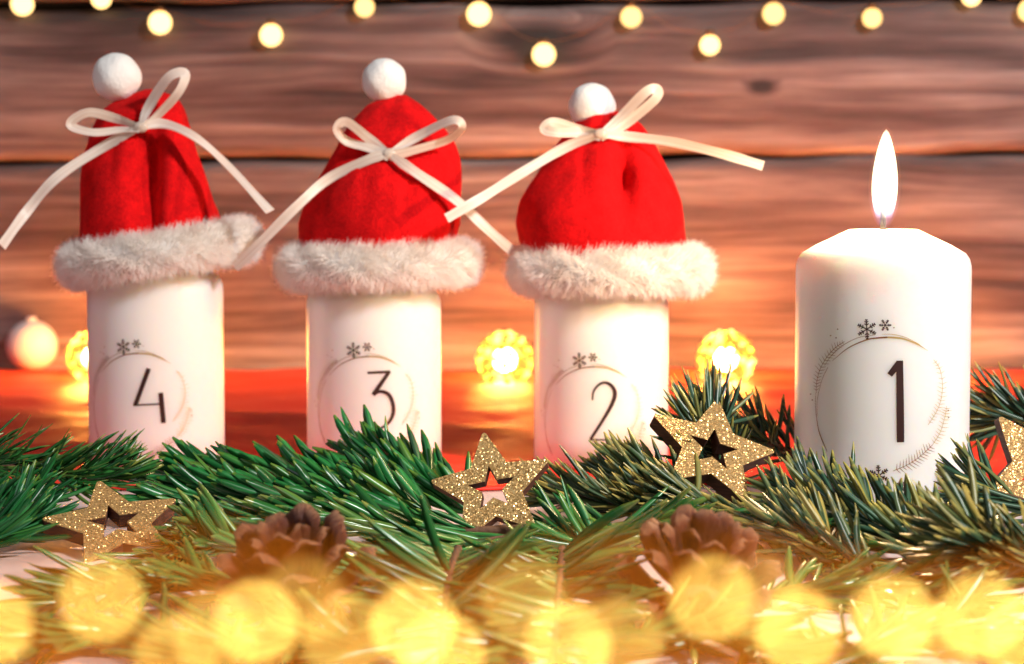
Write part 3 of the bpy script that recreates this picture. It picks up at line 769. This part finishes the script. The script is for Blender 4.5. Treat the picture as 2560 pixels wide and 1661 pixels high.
# big dense branch in front of candles 4 and 3
fir_branch('dense dark green fir branch in front of candles number 4 and 3', [(1090, 1290, 5 * mm), (960, 1250, 9 * mm), (760, 1212, 11 * mm), (560, 1200, 11 * mm), (430, 1200, 10 * mm)], 235, 21.5 * mm, 3.2 * mm, 30, M_fir, 'all', 0.18, (3, 4, 5), 18, stem=0.0018, seed=3, avoid=AV)
fir_branch('upper side shoot of the dense fir branch below number 3', [(1180, 1285, 5 * mm), (1080, 1225, 11 * mm), (980, 1180, 15 * mm), (890, 1150, 17 * mm)], 120, 21 * mm, 3.0 * mm, 34, M_fir, 'all', 0.3, (3, 4, 5), 20, seed=4, avoid=AV)
fir_branch('glossy green fir branch just behind the left pine cone', [(1080, 1345, 4 * mm), (900, 1318, 7 * mm), (700, 1312, 8 * mm), (520, 1335, 6 * mm), (420, 1370, 4 * mm)], 230, 23 * mm, 2.9 * mm, 26, M_front, 'flat', 0.25, (2, 3, 4), 20, seed=5)
fir_branch('low fir branch between the flat star and the middle star', [(1090, 1300, 4 * mm), (920, 1268, 7 * mm), (720, 1248, 9 * mm), (540, 1250, 8 * mm), (420, 1268, 6 * mm)], 200, 21 * mm, 3.1 * mm, 28, M_fir, 'all', 0.25, (3, 4, 5), 20, seed=31, avoid=AV)
fir_branch('short fir twig left of the flat star', [(-120, 1370, 4 * mm), (0, 1345, 6 * mm), (80, 1310, 8 * mm)], 80, 21 * mm, 2.0 * mm, 40, M_fir, 'all', 0.2, (3, 4, 5), 25, seed=32, blunt=0.4)
# centre
fir_branch('drooping fir shoot in the middle pointing to the viewer', [(1145, 1372, 5 * mm), (1128, 1425, 8 * mm), (1112, 1520, 9 * mm), (1098, 1690, 8 * mm)], 120, 27 * mm, 2.9 * mm, 58, M_front, 'flat', 0.15, (0, 1, 2), 40, seed=6)
fir_branch('second drooping fir shoot right of the middle', [(1405, 1375, 5 * mm), (1402, 1430, 8 * mm), (1392, 1530, 9 * mm), (1385, 1690, 8 * mm)], 120, 26 * mm, 2.8 * mm, 58, M_front, 'flat', 0.15, (0, 1, 2), 40, seed=7)
fir_branch('long bare fir twig under the middle star', [(1560, 1335, 4 * mm), (1350, 1325, 5 * mm), (1150, 1330, 5 * mm), (1000, 1340, 4 * mm)], 110, 17 * mm, 2.0 * mm, 45, M_fir, 'all', 0.2, (3, 4), 25, stem=0.0022, seed=8)
# right cluster
fir_branch('olive green fir branch in front of candle number 2', [(1900, 1300, 8 * mm), (1760, 1262, 12 * mm), (1640, 1225, 14 * mm), (1540, 1190, 16 * mm)], 185, 22 * mm, 2.0 * mm, 36, M_olive, 'all', 0.22, (3, 4, 5), 22, stem=0.0018, seed=9, avoid=AV, blunt=0.3)
fir_branch('dim fir shoot rising between candles number 2 and 1', [(1800, 1240, 8 * mm), (1790, 1150, 22 * mm), (1775, 1085, 31 * mm), (1765, 1040, 36 * mm)], 150, 23 * mm, 1.5 * mm, 40, M_blue, 'all', 0.15, (3, 4, 5), 25, seed=10, avoid=AV, blunt=0.3)
fir_branch('low fir twig behind the tilted star beside candle number 1', [(2010, 1150, 14 * mm), (1930, 1110, 22 * mm), (1870, 1080, 26 * mm)], 80, 21 * mm, 1.5 * mm, 45, M_blue, 'all', 0.3, (3, 4, 5), 25, seed=11, avoid=AV, blunt=0.3)
fir_branch('blue green fir branch in front of the burning candle', [(2430, 1440, 4 * mm), (2320, 1372, 8 * mm), (2180, 1310, 11 * mm), (2060, 1265, 13 * mm), (1980, 1235, 15 * mm)], 240, 22 * mm, 2.2 * mm, 38, M_blue, 'all', 0.30, (3, 4, 5), 22, stem=0.002, seed=12, avoid=AV, blunt=0.35)
fir_branch('yellow tipped fir shoot under the tilted star', [(2180, 1440, 4 * mm), (2080, 1370, 8 * mm), (1980, 1320, 11 * mm), (1880, 1290, 12 * mm)], 150, 22 * mm, 1.9 * mm, 32, M_olive, 'all', 0.25, (3, 4, 5), 22, seed=13, blunt=0.4)
fir_branch('fir tip with yellowish needles at the right edge', [(2680, 1440, 10 * mm), (2580, 1395, 14 * mm), (2480, 1365, 17 * mm), (2400, 1350, 17 * mm)], 190, 21 * mm, 2.0 * mm, 50, M_olive, 'all', 0.1, (3, 4, 5), 35, stem=0.002, seed=14, blunt=0.45)
fir_branch('shadowed fir branch behind the burning candle at the right', [(2720, 1120, 22 * mm), (2600, 1060, 28 * mm), (2520, 1040, 30 * mm), (2460, 1040, 29 * mm)], 150, 22 * mm, 1.5 * mm, 40, M_blue, 'all', 0.1, (3, 4, 5), 25, seed=15, avoid=AV, blunt=0.3)
fir_branch('fir shoot below the star at the right edge', [(2700, 1330, 8 * mm), (2600, 1270, 14 * mm), (2500, 1235, 17 * mm), (2430, 1215, 18 * mm)], 150, 20 * mm, 1.7 * mm, 42, M_blue, 'all', 0.15, (3, 4, 5), 25, seed=16, avoid=AV, blunt=0.35)
fir_branch('glossy green fir branch just behind the right pine cone', [(1500, 1345, 4 * mm), (1650, 1322, 7 * mm), (1850, 1330, 7 * mm), (2010, 1370, 5 * mm), (2100, 1410, 4 * mm)], 210, 23 * mm, 2.8 * mm, 26, M_front, 'flat', 0.25, (2, 3, 4), 20, seed=17)
fir_branch('thin fir twig between the middle star and the olive branch', [(1700, 1300, 5 * mm), (1580, 1275, 8 * mm), (1470, 1250, 10 * mm), (1390, 1240, 10 * mm)], 130, 20 * mm, 1.6 * mm, 34, M_olive, 'all', 0.2, (3, 4, 5), 22, seed=33, avoid=AV, blunt=0.3)
fir_branch('fir twig under the lower tips of the middle star', [(1500, 1370, 3 * mm), (1380, 1345, 5 * mm), (1260, 1345, 5 * mm), (1150, 1365, 4 * mm)], 120, 20 * mm, 2.4 * mm, 40, M_fir, 'all', 0.2, (3, 4), 25, seed=34)
fir_branch('fir twig tucked against the left pine cone', [(1010, 1420, 4 * mm), (900, 1440, 6 * mm), (800, 1480, 6 * mm), (700, 1530, 4 * mm)], 80, 20 * mm, 2.4 * mm, 45, M_front, 'flat', 0.15, (2, 3, 4), 25, seed=35)
fir_branch('fir twig left of the left pine cone behind the flat star', [(640, 1375, 4 * mm), (520, 1365, 6 * mm), (420, 1385, 6 * mm), (330, 1420, 4 * mm)], 120, 21 * mm, 2.4 * mm, 38, M_front, 'all', 0.2, (2, 3, 4), 25, seed=36)
# front row
fir_branch('loose flat needled twig across the front left corner', [(700, 1500, 4 * mm), (480, 1455, 5 * mm), (260, 1480, 5 * mm), (60, 1540, 4 * mm)], 120, 22 * mm, 2.4 * mm, 40, M_front, 'flat', 0.12, (2, 3, 4), 25, seed=18)
fir_branch('flat needled twig reaching to the bottom left', [(640, 1690, 3 * mm), (420, 1600, 4 * mm), (220, 1590, 4 * mm), (-40, 1650, 3 * mm)], 90, 22 * mm, 2.4 * mm, 40, M_front, 'flat', 0.1, (2, 3, 4), 25, seed=19)
fir_branch('loose flat needled twig across the front right', [(1900, 1490, 4 * mm), (2120, 1470, 5 * mm), (2330, 1500, 5 * mm), (2520, 1560, 4 * mm)], 120, 22 * mm, 2.4 * mm, 40, M_front, 'flat', 0.12, (2, 3, 4), 25, seed=20)
fir_branch('flat needled twig at the bottom right corner', [(2000, 1700, 3 * mm), (2200, 1600, 4 * mm), (2380, 1590, 4 * mm), (2640, 1640, 3 * mm)], 90, 22 * mm, 2.4 * mm, 40, M_front, 'flat', 0.1, (2, 3, 4), 25, seed=21)

fir_branch('flat needled twig along the bottom edge left of the middle', [(1000, 1640, 3 * mm), (820, 1600, 4 * mm), (620, 1620, 4 * mm), (420, 1690, 3 * mm)], 90, 22 * mm, 2.5 * mm, 42, M_front, 'flat', 0.1, (2, 3, 4), 25, seed=41)
fir_branch('flat needled twig along the bottom edge right of the middle', [(1480, 1650, 3 * mm), (1640, 1590, 4 * mm), (1820, 1600, 4 * mm), (2020, 1670, 3 * mm)], 90, 22 * mm, 2.5 * mm, 42, M_front, 'flat', 0.1, (2, 3, 4), 25, seed=47)

# ------------------------------------------------------------------ pine cones
def scale_mesh():
    nu, nv = 7, 5; v = []; f = []
    for side in (1, -1):
        for i in range(nu):
            t = i / (nu - 1)
            hw = 0.11 + 0.19 * math.sin(min(1, t * 1.1) * math.pi * 0.55) ** 1.4
            if t > 0.78: hw *= math.sqrt(max(0.10, 1 - ((t - 0.78) / 0.235) ** 2))
            for j in range(nv):
                u = -1 + 2 * j / (nv - 1)
                th = (0.035 + 0.07 * math.exp(-((t - 0.84) / 0.13) ** 2)) * (1 - 0.7 * u * u)
                z = 0.26 * t * t - 1.5 * max(0, t - 0.74) ** 2 - 0.10 * u * u * t
                v.append((hw * u, t, z + side * th * 0.5))
    o = nu * nv
    for s_ in (0, 1):
        for i in range(nu - 1):
            for j in range(nv - 1):
                a = s_ * o + i * nv + j; q = (a, a + 1, a + nv + 1, a + nv)
                f.append(q if s_ == 0 else q[::-1])
    for i in range(nu - 1):
        a, b = i * nv, (i + 1) * nv; f.append((a, b, b + o, a + o)); a, b = a + nv - 1, b + nv - 1; f.append((b, a, a + o, b + o))
    for j in range(nv - 1):
        a = (nu - 1) * nv + j; f.append((a, a + 1, a + 1 + o, a + o))
    return new_mesh('scale', v, f)
SC = scale_mesh(); SC.materials.append(M_cone)
def pine_cone(label, px, py, z, axis, size, mirror, seed):
    rd = random.Random(seed); c = at_z(px, py, z); ax = Vector(axis).normalized()
    root = thing('pine_cone', label, 'pine cone', c, 'pine cones')
    e1 = ax.cross(Vector((0, 1, 0.2))).normalized(); e2 = ax.cross(e1)
    mb = MB(); mb.tube([c - ax * size * 0.35, c - ax * size * 0.1, c + ax * size * 0.1, c + ax * size * 0.22], [size * 0.10, size * 0.16, size * 0.12, size * 0.04], 10); mb.part('core', M_cone, root)
    Nn = 28
    for i in range(Nn):
        t = i / (Nn - 1); phi = i * 2.39996 * (-1 if mirror else 1) + 0.4
        op = math.radians(88 - 66 * t ** 0.9) + rd.gauss(0, 0.05)
        rdir = e1 * math.cos(phi) + e2 * math.sin(phi)
        d = (ax * math.cos(op) + rdir * math.sin(op)).normalized()
        ln = size * (0.56 + 0.08 * math.sin(math.pi * min(1, t * 1.2))) * (1 - 0.35 * t ** 3) * rd.uniform(0.92, 1.06)
        b = ax * size * (-0.30 + 0.52 * t) + rdir * size * 0.08
        zc = (ax - d * ax.dot(d)); zc = zc.normalized() if zc.length > 0.05 else rdir; 
        xc = d.cross(zc); wd = ln * rd.uniform(0.86, 1.0)
        if (c + b + d * ln).z < 0.001: continue
        o = bpy.data.objects.new('scale', SC); col.objects.link(o); o.parent = root
        o.matrix_basis = Matrix(((xc.x * wd, d.x * ln, zc.x * ln, b.x), (xc.y * wd, d.y * ln, zc.y * ln, b.y), (xc.z * wd, d.z * ln, zc.z * ln, b.z), (0, 0, 0, 1)))
pine_cone('open brown pine cone at the left, under the dense branch', 748, 1470, 9 * mm, (-0.15, -0.30, 0.94), 0.034, False, 3)
pine_cone('open brown pine cone at the right, below the tilted star', 1735, 1470, 9 * mm, (0.15, -0.30, 0.94), 0.034, True, 4)

# ------------------------------------------------------------------ lamps in the picture
def lattice_ball(label, px, py, Y, Rpx, energy, seed):
    rg = np.random.default_rng(seed); c = at_y(px, py, Y); R = Rpx / F_PX * (Y + S)
    root = thing('ball_lamp', label, 'lamp', c, 'gold ball lamps')
    import bmesh
    bm = bmesh.new(); bmesh.ops.create_icosphere(bm, subdivisions=3, radius=R); me = bpy.data.meshes.new('lattice'); bm.to_mesh(me); bm.free()
    la = link('lattice', me, M_brass, root); wf = la.modifiers.new('wires', 'WIREFRAME'); wf.thickness = R * 0.03; wf.use_replace = True
    mb = MB(); mb.sphere(c, R * 0.42, 20, 12); mb.part('glowing_core', M_core, root)
    b0 = MB(); b0.sphere((0, 0, 0), R * 0.125, 10, 7); m0 = new_mesh('bead', b0.v, b0.f); m0.materials.append(M_bead)
    m1 = new_mesh('bead', b0.v, b0.f); m1.materials.append(M_bead2)
    for i in range(64):
        zz = 1 - 2 * (i + 0.5) / 64; ph = i * 2.39996; rr = math.sqrt(1 - zz * zz)
        d = Vector((rr * math.cos(ph), rr * math.sin(ph), zz)) * R * 0.95
        o = bpy.data.objects.new('bead', m1 if rg.random() < 0.35 else m0); col.objects.link(o); o.parent = root; o.location = d
    for off, k, rad in (((0, -R * 0.1, 0), 1.05, R * 1.1), ((0, R * 1.3, -R * 0.1), 0.24, R * 0.45)):      # lamp's own light, plus one added behind to brighten the wall
        l = bpy.data.lights.new('ball_light', 'POINT'); l.energy = energy * k; l.color = (1.0, 0.34, 0.05); l.shadow_soft_size = rad
        lo = bpy.data.objects.new('ball_light', l); col.objects.link(lo); lo.location = off; lo.parent = root
YL = 0.488
lattice_ball('glowing gold ball lamp half hidden by candle number 4', 234, 893, YL, 66, 1.9, 1)
lattice_ball('glowing gold ball lamp between candles number 3 and 2', 1262, 900, YL, 70, 1.9, 2)
lattice_ball('glowing gold ball lamp right of candle number 2', 1815, 898, YL, 70, 1.9, 3)
lattice_ball('glowing gold ball lamp hidden behind the burning candle', 2340, 915, YL, 68, 1.9, 4)
mb = MB(); pc = at_y(80, 872, 0.552); pc.z = 0.0185
bl_ = thing('pale_ball', 'pale ball on the cloth by candle number 4, standing in for white blur', 'bauble', pc)
mb.sphere(pc, 0.0158, 24, 14); mb.part('ball', M_white, bl_)  # pale ball put in for a blurred white patch
mb = MB(); mb.tube([pc + Vector((0, 0, 0.0152)), pc + Vector((0, 0, 0.0178))], 0.003, 12); mb.part('cap', M_white, bl_)

def light_string(label, spots, bulb_r, m, wire_r, cat, group):
    P = [p for p, *_ in spots]
    root = thing('fairy_light_string', label, cat, P[len(P) // 2].copy(), group)
    wp = []
    for a, b in zip(P[:-1], P[1:]):
        wp += [a + Vector((0, 0, bulb_r * 1.2)), (a + b) / 2 + Vector((0, 0, bulb_r * 0.4)) ]
    wp.append(P[-1] + Vector((0, 0, bulb_r * 1.2)))
    mb = MB(); mb.tube(catmull(wp, 14 * len(P)), wire_r, 5); mb.part('wire', M_wire, root)
    for p, k, mt in spots:
        mb = MB(); mb.sphere(p, bulb_r * k, 16, 10); b = mb.part('bulb', mt or m, root)
        mb = MB(); mb.tube([p + Vector((0, 0, bulb_r * k * 0.9)), p + Vector((0, 0, bulb_r * (k * 0.9 + 0.5)))], bulb_r * 0.4, 8); mb.part('socket', M_wire, b)
    return root
tops = [(-90, 25), (52, 10), (235, -3), (372, 53), (630, 82), (847, 17), (1113, 33), (1264, 127), (1467, 40), (1650, 105), (1798, 32), (2027, 42), (2258, -8), (2392, 25), (2480, 60)]
light_string('string of round warm white lights hanging along the top of the wall', [(y2(p, WALL_Y - 0.0075), random.uniform(0.86, 1.12), random.choice((None, None, M_bulb_dim))) for p in tops], 0.0066, M_bulb, 0.00018, 'light string', 'fairy lights')

# added bulb strings close to the lens, imitating overlaid bokeh discs and haze
D1 = 0.123; Yf = D1 * S - S
FG = [(-25, 1560, 1.0), (253, 1500, 0.9), (540, 1580, 0.45), (640, 1556, 1.1), (862, 1590, 0.55), (1033, 1560, 1.3), (1105, 1640, 1.2), (1310, 1500, 0.4), (1420, 1610, 1.2), (1552, 1600, 0.5), (1782, 1496, 0.9), (1996, 1578, 1.2), (2232, 1545, 1.3), (2450, 1540, 1.2), (2565, 1600, 1.1), (440, 1640, 0.6), (760, 1500, 0.35), (1905, 1500, 0.4), (2340, 1620, 0.6)]
FB = {}
def fg_mat(k):
    if k not in FB: FB[k] = emit('bokeh_bulb_%d' % len(FB), (1.0, 0.66, 0.13), 19.0 * k)
    return FB[k]
light_string('added near string of tiny bulbs imitating overlaid golden light discs', [(at_y(x, y, Yf), 1.0, fg_mat(k)) for x, y, k in FG], 0.00037, M_bulb, 0.00003, 'light string', 'fairy lights')
D2 = 0.036; Yg = D2 * S - S
M_haze = emit('haze_bulb', (1.0, 0.24, 0.012), 13.0)  # glow of the added bulbs that blur into a warm haze
light_string('added nearest string of amber bulbs making a warm haze along the bottom', [(at_y(x, 1740 + 50 * math.sin(x), Yg), 1.0, M_haze) for x in range(-200, 2900, 240)], 0.0002, M_haze, 0.00003, 'light string', 'fairy lights')
